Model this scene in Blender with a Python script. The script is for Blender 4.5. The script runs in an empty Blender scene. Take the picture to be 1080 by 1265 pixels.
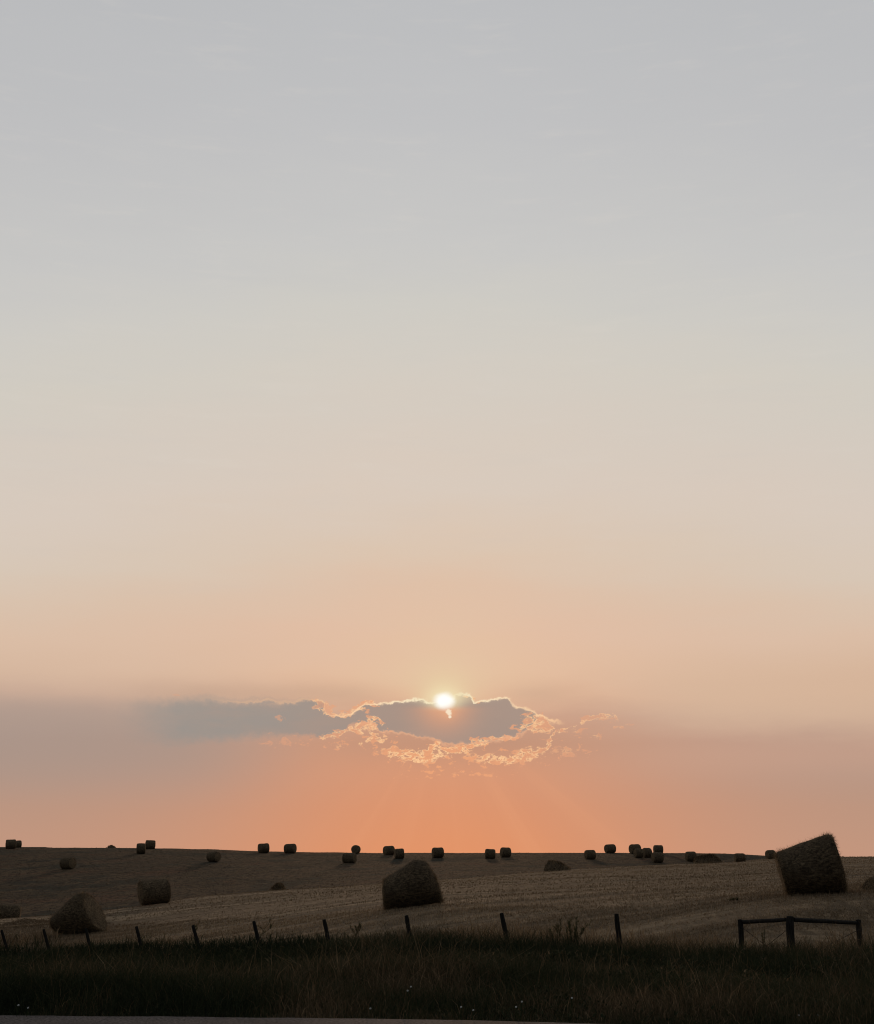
import bpy, bmesh, math, random
import numpy as np
from mathutils import Vector, Matrix

random.seed(7)
rng = np.random.default_rng(11)
S = bpy.context.scene
COL = S.collection

# ------------------------------------------------------------------ camera
# lens measured from the photograph, 1080 x 1265
F = 1600.0
CX, CY = 540.0, 632.5
HORIZ = 1040.0
PITCH = math.atan((HORIZ - CY) / F)
CP, SP = math.cos(PITCH), math.sin(PITCH)
EYE = 1.65


def ratio(px, py):
    """(X/Y, dZ/Y) of the sight line that passes a point of the photograph"""
    u = (px - CX) / F
    v = (CY - py) / F
    d = CP - v * SP
    return u / d, (SP + v * CP) / d


def at(px, py, Y):
    a, b = ratio(px, py)
    return Vector((a * Y, Y, EYE + b * Y))


cam_d = bpy.data.cameras.new('camera')
cam = bpy.data.objects.new('camera', cam_d)
COL.objects.link(cam)
cam.location = (0, 0, EYE)
cam.rotation_euler = (math.pi / 2 + PITCH, 0, 0)
cam_d.sensor_fit = 'VERTICAL'
cam_d.sensor_height = 24.0
cam_d.lens = 24.0 * F / 1265.0
cam_d.clip_end = 12000
S.camera = cam

SUN_PX = (549.0, 866.0)
_a, _b = ratio(*SUN_PX)
SUN_AZ = math.atan(_a)                       # from +Y towards +X
SUN_EL = math.atan2(_b, math.hypot(1, _a))

# ------------------------------------------------------------------ small helpers


def lin(c):
    def f(x):
        x /= 255.0
        return x / 12.92 if x <= 0.04045 else ((x + 0.055) / 1.055) ** 2.4
    return tuple(f(x) for x in c)


def pchip(xk, yk, x):
    """monotone cubic through the knots; flat outside them"""
    xk = np.asarray(xk, float)
    yk = np.asarray(yk, float)
    h = np.diff(xk)
    d = np.diff(yk) / h
    m = np.zeros_like(yk)
    for i in range(1, len(xk) - 1):
        if d[i - 1] * d[i] > 0:
            w1 = 2 * h[i] + h[i - 1]
            w2 = h[i] + 2 * h[i - 1]
            m[i] = (w1 + w2) / (w1 / d[i - 1] + w2 / d[i])
    m[0], m[-1] = d[0], d[-1]
    x = np.clip(np.asarray(x, float), xk[0], xk[-1])
    i = np.clip(np.searchsorted(xk, x) - 1, 0, len(xk) - 2)
    t = (x - xk[i]) / h[i]
    return ((2 * t**3 - 3 * t**2 + 1) * yk[i] + (t**3 - 2 * t**2 + t) * h[i] * m[i]
            + (-2 * t**3 + 3 * t**2) * yk[i + 1] + (t**3 - t**2) * h[i] * m[i + 1])


def vnoise(x, y, seed=0):
    """value noise 0..1 on numpy arrays"""
    x = np.asarray(x, float)
    y = np.asarray(y, float)
    xi = np.floor(x).astype(np.int64)
    yi = np.floor(y).astype(np.int64)
    fx = x - xi
    fy = y - yi
    fx = fx * fx * (3 - 2 * fx)
    fy = fy * fy * (3 - 2 * fy)

    def hsh(a, b):
        n = (a * 374761393 + b * 668265263 + seed * 1442695041) & 0x7fffffff
        n = ((n ^ (n >> 13)) * 1274126177) & 0x7fffffff
        return ((n ^ (n >> 16)) & 0xffff) / 65535.0
    return ((hsh(xi, yi) * (1 - fx) + hsh(xi + 1, yi) * fx) * (1 - fy)
            + (hsh(xi, yi + 1) * (1 - fx) + hsh(xi + 1, yi + 1) * fx) * fy)


def fbm(x, y, seed=0, n=4):
    s = 0.0
    a = 0.5
    for k in range(n):
        s = s + a * vnoise(np.asarray(x) * 2**k, np.asarray(y) * 2**k, seed + k)
        a *= 0.5
    return s / (1 - 0.5**n)


def mesh_np(name, verts, faces, mat, parent=None, tint=None, smooth=False):
    """faces: list of numpy arrays, each (n, 3) or (n, 4)"""
    me = bpy.data.meshes.new(name)
    verts = np.asarray(verts, np.float32)
    me.vertices.add(len(verts))
    me.vertices.foreach_set('co', verts.ravel())
    loops = np.concatenate([f.ravel() for f in faces]).astype(np.int32)
    counts = np.concatenate([np.full(len(f), f.shape[1], np.int32) for f in faces])
    starts = np.concatenate([[0], np.cumsum(counts)[:-1]]).astype(np.int32)
    me.loops.add(len(loops))
    me.loops.foreach_set('vertex_index', loops)
    me.polygons.add(len(counts))
    me.polygons.foreach_set('loop_start', starts)
    me.polygons.foreach_set('use_smooth', np.full(len(counts), smooth, bool))
    me.update(calc_edges=True)
    me.validate()
    if tint is not None:
        at_ = me.attributes.new('tint', 'FLOAT', 'POINT')
        at_.data.foreach_set('value', np.asarray(tint, np.float32))
    me.materials.append(mat)
    o = bpy.data.objects.new(name, me)
    COL.objects.link(o)
    if parent is not None:
        o.parent = parent
    return o


def tag(o, label=None, cat=None, group=None, kind=None):
    if label:
        o['label'] = label
    if cat:
        o['category'] = cat
    if group:
        o['group'] = group
    if kind:
        o['kind'] = kind
    return o


def empty(name, loc):
    o = bpy.data.objects.new(name, None)
    COL.objects.link(o)
    o.location = loc
    o.empty_display_size = 0.3
    return o


# ------------------------------------------------------------------ node helper
class X:
    """a float socket with arithmetic"""
    nt = None

    def __init__(self, s):
        self.s = s

    def __add__(self, o): return m('ADD', self, o)
    __radd__ = __add__
    def __mul__(self, o): return m('MULTIPLY', self, o)
    __rmul__ = __mul__
    def __sub__(self, o): return m('SUBTRACT', self, o)
    def __rsub__(self, o): return m('SUBTRACT', o, self)
    def __truediv__(self, o): return m('DIVIDE', self, o)
    def __neg__(self): return m('MULTIPLY', self, -1.0)


def _in(sock, v):
    if isinstance(v, X):
        X.nt.links.new(v.s, sock)
    elif isinstance(v, bpy.types.NodeSocket):
        X.nt.links.new(v, sock)
    else:
        sock.default_value = v


def m(op, *a, clamp=False):
    n = X.nt.nodes.new('ShaderNodeMath')
    n.operation = op
    n.use_clamp = clamp
    for i, v in enumerate(a):
        _in(n.inputs[i], v)
    return X(n.outputs[0])


def sstep(v, lo, hi, a=0.0, b=1.0):
    n = X.nt.nodes.new('ShaderNodeMapRange')
    n.interpolation_type = 'SMOOTHSTEP'
    _in(n.inputs['Value'], v)
    _in(n.inputs['From Min'], lo)
    _in(n.inputs['From Max'], hi)
    n.inputs['To Min'].default_value = a
    n.inputs['To Max'].default_value = b
    return X(n.outputs['Result'])


def gauss(v, s):
    q = v / s
    return m('EXPONENT', -(q * q))


def vec(x, y, z=0.0):
    n = X.nt.nodes.new('ShaderNodeCombineXYZ')
    for i, v in enumerate((x, y, z)):
        _in(n.inputs[i], v)
    return n.outputs[0]


def noise(v, scale=1.0, detail=4.0, rough=0.55, dist=0.0):
    n = X.nt.nodes.new('ShaderNodeTexNoise')
    if v is not None:
        X.nt.links.new(v, n.inputs['Vector'])
    n.inputs['Scale'].default_value = scale
    n.inputs['Detail'].default_value = detail
    n.inputs['Roughness'].default_value = rough
    n.inputs['Distortion'].default_value = dist
    return X(n.outputs[0])


def mix(f, a, b, mode='MIX'):
    n = X.nt.nodes.new('ShaderNodeMix')
    n.data_type = 'RGBA'
    n.blend_type = mode
    n.clamp_factor = True
    _in(n.inputs[0], f)
    for k, v in ((6, a), (7, b)):
        if isinstance(v, tuple):
            n.inputs[k].default_value = (*v, 1.0)
        else:
            _in(n.inputs[k], v)
    return n.outputs[2]


def ramp(f, stops, interp='LINEAR'):
    n = X.nt.nodes.new('ShaderNodeValToRGB')
    r = n.color_ramp
    r.interpolation = interp
    while len(r.elements) < len(stops):
        r.elements.new(0.5)
    for e, (p, c) in zip(r.elements, stops):
        e.position = p
        e.color = (*c, 1.0)
    _in(n.inputs[0], f)
    return n.outputs[0]


def fcurve(f, pts, x0, x1, y0, y1):
    n = X.nt.nodes.new('ShaderNodeFloatCurve')
    c = n.mapping.curves[0]
    q = [((x - x0) / (x1 - x0), (y - y0) / (y1 - y0)) for x, y in pts]
    c.points[0].location = q[0]
    c.points[1].location = q[-1]
    for p in q[1:-1]:
        c.points.new(*p)
    n.mapping.update()
    _in(n.inputs['Value'], (f - x0) / (x1 - x0))
    return X(n.outputs[0]) * (y1 - y0) + y0


# ------------------------------------------------------------------ world: dusk sky, cloud bank, sun behind its rim
def el_of(py):
    a, b = ratio(548, py)
    return math.degrees(math.atan(b))


def build_world():
    w = bpy.data.worlds.new('World')
    S.world = w
    w.use_nodes = True
    nt = w.node_tree
    nt.nodes.clear()
    X.nt = nt
    tc = nt.nodes.new('ShaderNodeTexCoord')
    sep = nt.nodes.new('ShaderNodeSeparateXYZ')
    nt.links.new(tc.outputs['Generated'], sep.inputs[0])
    dx, dy, dz = (X(sep.outputs[i]) for i in range(3))
    el = m('ARCSINE', dz) * (180 / math.pi)
    az = m('ARCTAN2', dx, dy) * (180 / math.pi)
    da = az - math.degrees(SUN_AZ)
    de = el - math.degrees(SUN_EL)
    # angles counted from the sun, in steps of about 1/28 degree
    P = da / 0.0356 + SUN_PX[0]
    Q = SUN_PX[1] - de / 0.0351

    LO, HI = -4.0, 40.0

    def stops(rows):
        out = [((el_of(y) - LO) / (HI - LO), lin(c)) for y, c in rows]
        return sorted(out, key=lambda t: t[0])
    centre = [(0, (188, 189, 191)), (150, (193, 193, 194)), (300, (200, 199, 197)), (380, (206, 203, 196)), (450, (211, 204, 194)),
              (520, (214, 203, 191)), (600, (217, 202, 188)), (680, (220, 197, 176)), (730, (223, 192, 168)), (780, (227, 190, 164)),
              (830, (229, 189, 159)), (862, (226, 182, 150)), (885, (210, 164, 137)), (920, (210, 153, 122)), (960, (217, 152, 117)),
              (1000, (221, 149, 110)), (1050, (226, 148, 104))]
    side = [(0, (186, 187, 189)), (150, (191, 191, 192)), (300, (199, 198, 196)), (380, (205, 202, 196)), (450, (209, 203, 193)),
            (520, (212, 202, 191)), (600, (215, 201, 188)), (680, (215, 198, 181)), (730, (217, 193, 172)), (780, (218, 189, 166)),
            (830, (215, 184, 160)), (862, (209, 176, 154)), (885, (192, 164, 147)), (920, (180, 152, 137)), (960, (181, 150, 133)),
            (1000, (187, 149, 128)), (1050, (192, 150, 127))]
    # slow waviness of the layers
    wob = noise(vec(da * 0.12, el * 0.5), 1.0, 4, 0.55) - 0.5
    # the warm layers arch over the sun
    arch = da * da * 0.006 * sstep(el, 5.0, 13.0) * sstep(el, 40.0, 26.0)
    e2 = el + m('MINIMUM', arch, 4.5) + wob * sstep(el, 2.0, 9.0, 0.5, 2.4)
    t = (e2 - LO) / (HI - LO)
    cc = ramp(t, stops(centre))
    cs = ramp(t, stops(side))
    sky = mix(gauss(da, 10.5), cs, cc)
    # the right-hand bank stays rosier and lighter than the left one
    rb = sstep(da, 5.0, 13.0) * sstep(el + wob * 2.2 + da * 0.075, 4.9, 6.5) * sstep(el, 8.5, 6.0)
    sky = mix(rb * 0.8, sky, lin((214, 181, 154)))
    rc = sstep(da, 4.0, 12.0) * gauss(el - 3.6, 1.0)
    sky = mix(rc * 0.45, sky, lin((204, 162, 139)))
    lb = sstep(da, -5.0, -12.0) * gauss(el - 3.9, 1.9)
    sky = mix(lb * 0.6, sky, lin((165, 147, 137)))
    # thin high wisps
    wis = noise(vec(da * 0.22, el * 1.5, 3.0), 1.0, 6, 0.6)
    sky = mix(sstep(wis, 0.52, 0.8) * sstep(el, 10.0, 16.0) * 0.16, sky, lin((222, 214, 204)))
    wis2 = noise(vec(da * 0.10, el * 0.8, 9.0), 1.0, 5, 0.6)
    sky = mix(sstep(wis2, 0.5, 0.8) * sstep(el, 7.0, 14.0) * 0.10, sky, lin((186, 186, 188)))

    # ---- cloud bank in front of the sun
    n1 = noise(vec(P * 0.022, Q * 0.03, 1.0), 1.0, 5, 0.6) - 0.5
    n2 = noise(vec(P * 0.022, Q * 0.03, 7.0), 1.0, 5, 0.6) - 0.5
    f1 = noise(vec(P * 0.11, Q * 0.14, 4.0), 1.0, 3, 0.6) - 0.5
    f0 = noise(vec(P * 0.06, Q * 0.05, 31.0), 1.0, 5, 0.65) - 0.5
    Pw = P + n1 * 26.0
    Qw = Q + n2 * 14.0 + f1 * 8.0 + f0 * 12.0
    top = fcurve(Pw, [(150, 873), (220, 868), (300, 868), (380, 867), (395, 866), (403, 877), (415, 884), (440, 881),
                      (453, 871), (470, 869), (500, 866), (520, 865), (548, 867), (560, 862), (570, 859), (580, 862),
                      (588, 868), (600, 865), (625, 864), (634, 872), (655, 877), (668, 884), (690, 892), (850, 900)],
                 150, 850, 840, 960)
    bot = fcurve(Pw, [(150, 900), (200, 920), (260, 916), (330, 910), (400, 909), (425, 901), (440, 893), (458, 893),
                      (470, 903), (500, 906), (530, 911), (555, 919), (600, 916), (640, 908), (655, 899), (668, 888),
                      (690, 880), (850, 880)], 150, 850, 840, 960)
    dt = Qw - top
    db = bot - Qw
    d = m('MINIMUM', dt, db)
    soft = sstep(P, 300.0, 430.0, 9.0, 1.6)
    C = sstep(d, -soft, soft) * sstep(P + n1 * 80.0, 140.0, 250.0) * sstep(P, 760.0, 700.0)
    ccol = mix(sstep(P, 260.0, 520.0), lin((152, 147, 141)), lin((165, 145, 133)))
    ccol = mix(sstep(noise(vec(P * 0.012, Q * 0.05, 2.0), 1.0, 5, 0.6), 0.35, 0.7) * 0.35, ccol, lin((172, 148, 134)))
    # soft grey band that reaches out of the frame on the left, soft shade over the rim
    band = gauss(Q - 893.0 + n2 * 30.0, 26.0) * sstep(P, 420.0, 180.0) * 0.36
    sky = mix(band, sky, lin((168, 150, 140)))
    shade = gauss(Q - 858.0 + n2 * 10.0, 13.0) * sstep(P, 760.0, 640.0) * sstep(P, 120.0, 260.0) * sstep(m('ABSOLUTE', P - 549.0), 40.0, 130.0)
    sky = mix(shade * 0.38, sky, lin((190, 158, 136)))
    sky = mix(C * sstep(P, 200.0, 470.0, 0.85, 0.95), sky, ccol)

    veil = gauss(Q - 915.0 + n2 * 20.0, 24.0) * gauss(P - 575.0, 150.0)
    sky = mix(veil * (1.0 - C) * 0.55, sky, lin((182, 143, 121)))

    # ---- torn lit scraps under and beside it
    env = None
    for (px, py, sx, sy, am) in [(397, 872, 13, 6, 1.1), (446, 877, 10, 5, 1.1), (462, 869, 9, 3.5, .9), (428, 884, 12, 3.5, .8), (584, 867, 7, 3.5, .9), (405, 879, 12, 6, .9), (458, 896, 11, 10, 1), (440, 903, 20, 5, 1),
                                 (420, 922, 18, 6, .6), (470, 910, 14, 5, .8), (515, 934, 30, 8, 1.15), (485, 926, 26, 7, .8),
                                 (555, 926, 26, 6, 1), (592, 914, 14, 5, .9), (625, 938, 30, 6, 1), (655, 928, 16, 9, .9),
                                 (660, 889, 14, 9, 1.1), (672, 900, 16, 9, .9), (650, 900, 18, 5, .7), (741, 887, 18, 5, 1.1),
                                 (765, 897, 18, 3, .8), (735, 910, 14, 4, .75), (700, 925, 28, 12, .6), (705, 903, 22, 5, .7),
                                 (560, 955, 70, 5, .55), (345, 889, 5, 6, .6), (240, 860, 26, 4, .5), (360, 916, 55, 8, .55),
                                 (600, 934, 90, 12, .5)]:
        g = gauss(Pw - px, float(sx)) * gauss(Qw - py, float(sy)) * am
        env = g if env is None else env + g
    env = m('MINIMUM', env, 1.15) * 0.86
    for pts, th, am in [
            ([(398, 911), (425, 903), (442, 897), (456, 891), (466, 886), (474, 896)], 4.0, 1.15),
            ([(480, 937), (500, 930), (522, 931), (532, 921), (542, 921), (556, 928), (580, 923), (602, 915)], 4.5, 1.25),
            ([(600, 941), (625, 938), (645, 935), (662, 930), (676, 918), (684, 906)], 4.5, 1.15),
            ([(640, 901), (655, 893), (664, 886), (676, 892), (686, 902)], 5.0, 1.2),
            ([(684, 905), (700, 899), (716, 893), (732, 887), (748, 884), (764, 887)], 3.2, 1.05),
            ([(386, 867), (398, 870), (408, 880), (424, 884), (440, 879), (452, 870), (470, 869)], 4.2, 1.15),
            ([(440, 921), (452, 914), (462, 910), (474, 915)], 4.0, 1.0),
            ([(568, 861), (580, 861), (588, 867), (600, 866)], 2.6, 1.0),
            ([(590, 917), (604, 912), (622, 913), (640, 911)], 3.0, .9)]:
        xa, xb = pts[0][0], pts[-1][0]
        ln = fcurve(Pw, [(xa - 40, pts[0][1])] + pts + [(xb + 40, pts[-1][1])], xa - 40, xb + 40, 820, 980)
        g = gauss(Qw - ln, th) * sstep(Pw, xa - 6.0, xa + 6.0) * sstep(Pw, xb + 6.0, xb - 6.0) * am
        env = m('MAXIMUM', env, g)
    env = m('MINIMUM', env, 1.25)
    fr = noise(vec(P * 0.075, Q * 0.13, 5.0), 1.0, 6, 0.62, 0.6)
    fr2 = noise(vec(P * 0.19, Q * 0.27, 15.0), 1.0, 5, 0.7)
    val = env * 0.62 + (fr - 0.5) * 3.4 + (fr2 - 0.5) * 1.1 - 0.36
    val = val * sstep(env, 0.02, 0.25)
    frag = sstep(val, 0.0, 0.22)
    near = gauss(P - 549.0, 190.0)
    sky = mix(frag * (0.4 + 0.5 * near) * sstep(fr2, 0.3, 0.6, 0.5, 1.0), sky, mix(near, lin((216, 160, 130)), lin((238, 166, 121))))
    edge = gauss(val - 0.16, 0.13) * (0.2 + 0.8 * near) * sstep(env, 0.4, 0.85) * sstep(fr2, 0.34, 0.52)
    sky = mix(edge * 1.0, sky, lin((255, 208, 156)))

    # ---- silver lining
    rn = sstep(noise(vec(P * 0.05, Q * 0.05, 12.0), 1.0, 4, 0.6), 0.3, 0.5, 0.7, 1.0)
    rimt = gauss(dt + 0.2, 1.45) * sstep(P, 640.0, 625.0, 0.0, 1.0) * sstep(P, 380.0, 440.0, 0.28, 1.0) * sstep(P, 230.0, 320.0)
    rimt = m('MAXIMUM', rimt, gauss(dt + 0.2, 1.8) * sstep(P, 620.0, 640.0) * sstep(P, 700.0, 680.0) * 0.85)
    rimb = gauss(db + 0.3, 1.6) * sstep(P, 430.0, 470.0) * sstep(P, 672.0, 650.0) * 0.5
    rim = rimt * m('MAXIMUM', rn, gauss(P - 549.0, 60.0))
    rcol = mix(gauss(P - 549.0, 95.0), lin((252, 198, 148)), lin((250, 238, 205)))
    sky = mix(rimb * rn, sky, lin((240, 182, 142)))
    sky = mix(rim, sky, rcol)

    # ---- rays fanning out below the bank
    ang = m('ARCTAN2', P - 549.0, Q - 866.0)
    ray = noise(vec(ang * 5.0, 0.0, 21.0), 1.0, 3, 0.5) - 0.5
    rf = sstep(Q, 915.0, 985.0) * gauss(P - 549.0, 230.0)
    sky = mix(rf * sstep(ray, 0.0, 0.35) * 0.42, sky, lin((234, 164, 122)))
    sky = mix(rf * sstep(ray, 0.0, -0.35) * 0.28, sky, lin((205, 138, 108)))

    # ---- the sun itself and the light around it
    sx = P - SUN_PX[0]
    sy = Q - SUN_PX[1]
    r = m('SQRT', sx * sx + sy * sy)
    re = m('SQRT', sx * sx * 0.78 + sy * sy * 1.2)
    up = sstep(sy, 14.0, 4.0, 0.15, 1.0)
    sky = mix(gauss(r, 95.0) * sstep(sy, 6.0, -30.0) * 0.38, sky, lin((226, 204, 166)))
    sky = mix(gauss(r, 33.0) * sstep(sy, 3.0, 12.0) * 0.85, sky, lin((234, 163, 122)))
    sky = mix(gauss(r, 34.0) * sstep(sy, 8.0, -6.0) * 0.75, sky, lin((233, 212, 168)))
    sky = mix(gauss(re, 17.0) * up * 0.95, sky, lin((246, 230, 186)))
    disc = sstep(re + f1 * 4.0, 15.0, 4.5)
    sky = mix(disc, sky, (1.05, 1.04, 1.0))
    g1 = m('SQRT', (P - 555.0) * (P - 555.0) + (Q - 880.0) * (Q - 880.0))
    g2 = m('SQRT', (P - 555.5) * (P - 555.5) + (Q - 885.5) * (Q - 885.5))
    gap = m('MAXIMUM', sstep(g1 + f1 * 7.0, 4.4, 2.2), sstep(g2 + f1 * 6.0, 2.6, 1.0))
    sky = mix(gauss(g1, 8.0) * 0.4, sky, lin((240, 176, 130)))
    sky = mix(gap * 0.9, sky, lin((250, 232, 204)))

    # ---- away from the sunset the dome is dim blue grey, physically modelled dusk light added
    nis = nt.nodes.new('ShaderNodeTexSky')
    nis.sky_type = 'NISHITA'
    nis.sun_disc = False
    nis.sun_elevation = SUN_EL
    nis.sun_rotation = SUN_AZ
    nis.dust_density = 3.0
    back = mix(sstep(el, 0.0, 60.0), lin((92, 89, 97)), lin((105, 107, 113)))
    ada = m('ABSOLUTE', da)
    far = m('MAXIMUM', sstep(ada, 40.0, 110.0), sstep(el, 38.0, 62.0))
    sky = mix(far, sky, back)
    nmul = nt.nodes.new('ShaderNodeVectorMath')
    nmul.operation = 'SCALE'
    nt.links.new(nis.outputs[0], nmul.inputs[0])
    _in(nmul.inputs['Scale'], far * 0.05)
    addn = nt.nodes.new('ShaderNodeVectorMath')
    addn.operation = 'ADD'
    nt.links.new(sky, addn.inputs[0])
    nt.links.new(nmul.outputs[0], addn.inputs[1])
    bg = nt.nodes.new('ShaderNodeBackground')
    nt.links.new(addn.outputs[0], bg.inputs[0])
    bg.inputs[1].default_value = 1.0
    out = nt.nodes.new('ShaderNodeOutputWorld')
    nt.links.new(bg.outputs[0], out.inputs[0])
    w.cycles.sampling_method = 'MANUAL'
    w.cycles.sample_map_resolution = 2048


build_world()

sun_d = bpy.data.lights.new('sun', 'SUN')
sun = bpy.data.objects.new('sun', sun_d)
COL.objects.link(sun)
sun_d.energy = 0.5
sun_d.angle = math.radians(2.0)
sun_d.color = (1.0, 0.62, 0.36)
sv = Vector((math.sin(SUN_AZ) * math.cos(SUN_EL), math.cos(SUN_AZ) * math.cos(SUN_EL), math.sin(SUN_EL)))
sun.rotation_euler = sv.to_track_quat('Z', 'Y').to_euler()

# ------------------------------------------------------------------ materials


def new_mat(name):
    mt = bpy.data.materials.new(name)
    mt.use_nodes = True
    nt = mt.node_tree
    X.nt = nt
    b = nt.nodes['Principled BSDF']
    b.inputs['Roughness'].default_value = 0.95
    b.inputs['Specular IOR Level'].default_value = 0.04
    return mt, nt, b


def objco():
    tc = X.nt.nodes.new('ShaderNodeTexCoord')
    return tc.outputs['Object']


def sepv(v):
    n = X.nt.nodes.new('ShaderNodeSeparateXYZ')
    X.nt.links.new(v, n.inputs[0])
    return X(n.outputs[0]), X(n.outputs[1]), X(n.outputs[2])


def bump(b, h, strength, dist):
    n = X.nt.nodes.new('ShaderNodeBump')
    n.inputs['Strength'].default_value = strength
    n.inputs['Distance'].default_value = dist
    _in(n.inputs['Height'], h)
    X.nt.links.new(n.outputs[0], b.inputs['Normal'])


def mat_field():
    mt, nt, b = new_mat('cut_stubble_ground')
    v = objco()
    x, y, z = sepv(v)
    n1 = noise(v, 0.09, 5, 0.6)
    fine = noise(vec(x * 2.2, y * 0.9), 1.0, 5, 0.75)
    # swaths left by the mower run across the slope
    st = noise(vec(x * 0.035 + y * 0.03, y * 0.55 - x * 0.12), 1.0, 4, 0.6)
    c = mix(sstep(n1, 0.35, 0.68), lin((132, 111, 86)), lin((154, 130, 101)))
    c = mix(sstep(fine, 0.40, 0.7), lin((100, 85, 66)), c)
    c = mix(sstep(st, 0.54, 0.64) * 0.8, c, lin((80, 70, 55)))
    st2 = noise(vec(x * 0.05 + y * 0.05, y * 1.5 - x * 0.35, 5.0), 1.0, 5, 0.65)
    c = mix(sstep(st2, 0.55, 0.63) * 0.75, c, lin((78, 67, 53)))
    c = mix(sstep(st, 0.46, 0.36) * 0.5, c, lin((164, 141, 111)))
    nt.links.new(c, b.inputs['Base Color'])
    bump(b, fine, 0.9, 0.12)
    return mt


def mat_hill():
    mt, nt, b = new_mat('hill_grass_ground')
    v = objco()
    x, y, z = sepv(v)
    n1 = noise(vec(x * 0.12, y * 0.06), 1.0, 7, 0.7)
    n2 = noise(vec(x * 0.09 + 7.0, y * 0.05 - x * 0.02), 1.0, 7, 0.7)
    fine = noise(vec(x * 1.6, y * 0.45), 1.0, 6, 0.8)
    c = mix(sstep(n1, 0.42, 0.6), lin((74, 62, 45)), lin((90, 74, 54)))
    c = mix(sstep(n2, 0.52, 0.58) * 0.9, c, lin((40, 46, 38)))
    c = mix(sstep(n2, 0.47, 0.40) * 0.8, c, lin((90, 64, 46)))
    c = mix(sstep(fine, 0.40, 0.56), lin((46, 39, 30)), c)
    nt.links.new(c, b.inputs['Base Color'])
    bump(b, fine, 0.8, 0.25)
    return mt


def mat_verge():
    mt, nt, b = new_mat('verge_soil')
    v = objco()
    n1 = noise(v, 1.4, 6, 0.65)
    c = mix(sstep(n1, 0.35, 0.7), lin((40, 38, 28)), lin((60, 54, 40)))
    nt.links.new(c, b.inputs['Base Color'])
    bump(b, n1, 0.6, 0.08)
    return mt


def mat_blades(name, stops, transl=0.0):
    mt, nt, b = new_mat(name)
    at_ = nt.nodes.new('ShaderNodeAttribute')
    at_.attribute_name = 'tint'
    c = ramp(X(at_.outputs['Fac']), [(p, lin(k)) for p, k in stops])
    nt.links.new(c, b.inputs['Base Color'])
    if transl:
        tr = nt.nodes.new('ShaderNodeBsdfTranslucent')
        nt.links.new(c, tr.inputs[0])
        mx = nt.nodes.new('ShaderNodeMixShader')
        mx.inputs[0].default_value = transl
        nt.links.new(b.outputs[0], mx.inputs[1])
        nt.links.new(tr.outputs[0], mx.inputs[2])
        nt.links.new(mx.outputs[0], nt.nodes['Material Output'].inputs[0])
    return mt


def mat_hay(name, k=1.0):
    mt, nt, b = new_mat(name)
    v = objco()
    x, y, z = sepv(v)
    wrap = noise(vec(x * 5.0, y * 26.0, z * 26.0), 1.0, 5, 0.7)
    big = noise(v, 1.9, 4, 0.6)
    c = mix(sstep(wrap, 0.36, 0.68), lin((72 * k, 61 * k, 47 * k)), lin((148 * k, 127 * k, 98 * k)))
    c = mix(sstep(big, 0.42, 0.68) * 0.6, c, lin((90 * k, 78 * k, 61 * k)))
    nt.links.new(c, b.inputs['Base Color'])
    lump_ = noise(v, 6.5, 5, 0.7)
    c = mix(sstep(lump_, 0.50, 0.62) * 0.7, c, lin((56 * k, 47 * k, 37 * k)))
    nt.links.new(c, b.inputs['Base Color'])
    bump(b, wrap + lump_ * 1.5, 1.0, 0.10)
    return mt


def mat_wood(name, dark=1.0):
    mt, nt, b = new_mat(name)
    v = objco()
    x, y, z = sepv(v)
    g = noise(vec(x * 60.0, y * 60.0, z * 4.0), 1.0, 5, 0.65)
    c = mix(sstep(g, 0.35, 0.7), lin((46 * dark, 42 * dark, 38 * dark)), lin((84 * dark, 78 * dark, 70 * dark)))
    nt.links.new(c, b.inputs['Base Color'])
    bump(b, g, 0.6, 0.01)
    return mt


def mat_road():
    mt, nt, b = new_mat('worn_asphalt')
    v = objco()
    g = noise(v, 34.0, 4, 0.75)
    n = noise(v, 1.1, 5, 0.6)
    c = mix(sstep(g, 0.36, 0.66), lin((44, 42, 42)), lin((104, 98, 95)))
    c = mix(sstep(n, 0.45, 0.62) * 0.6, c, lin((50, 48, 48)))
    nt.links.new(c, b.inputs['Base Color'])
    b.inputs['Roughness'].default_value = 0.85
    bump(b, g, 0.5, 0.01)
    return mt


def mat_flat(name, c, rough=0.9):
    mt, nt, b = new_mat(name)
    v = objco()
    n = noise(v, 30.0, 4, 0.6)
    k = mix(sstep(n, 0.35, 0.7), tuple(q * 0.75 for q in lin(c)), lin(c))
    nt.links.new(k, b.inputs['Base Color'])
    b.inputs['Roughness'].default_value = rough
    return mt


M_FIELD, M_HILL, M_VERGE, M_ROAD = mat_field(), mat_hill(), mat_verge(), mat_road()
M_HAY, M_END = mat_hay('hay', 0.97), mat_hay('hay_end', 1.08)
M_STRAW = mat_blades('loose_straw', [(0, (70, 59, 44)), (1, (156, 133, 101))], 0.3)
M_STUB = mat_blades('stubble_stalks', [(0, (92, 78, 60)), (0.5, (130, 111, 87)), (1, (174, 150, 119))], 0.2)
M_HILLG = mat_blades('hill_grass_blades', [(0, (48, 45, 34)), (0.5, (74, 62, 46)), (1, (106, 87, 65))], 0.2)
M_GRASS = mat_blades('verge_grass_blades', [(0, (29, 37, 24)), (0.35, (54, 58, 38)), (0.6, (92, 76, 56)), (1, (160, 134, 102))], 0.2)
M_WEED = mat_blades('weed_leaves', [(0, (44, 52, 32)), (1, (92, 84, 56))], 0.3)
M_WOOD, M_WOOD_D = mat_wood('weathered_wood', 0.6), mat_wood('treated_wood', 0.66)
M_WIRE = mat_flat('rusty_wire', (60, 50, 45), 0.6)
M_PETAL = mat_flat('white_petals', (225, 222, 214))
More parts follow.
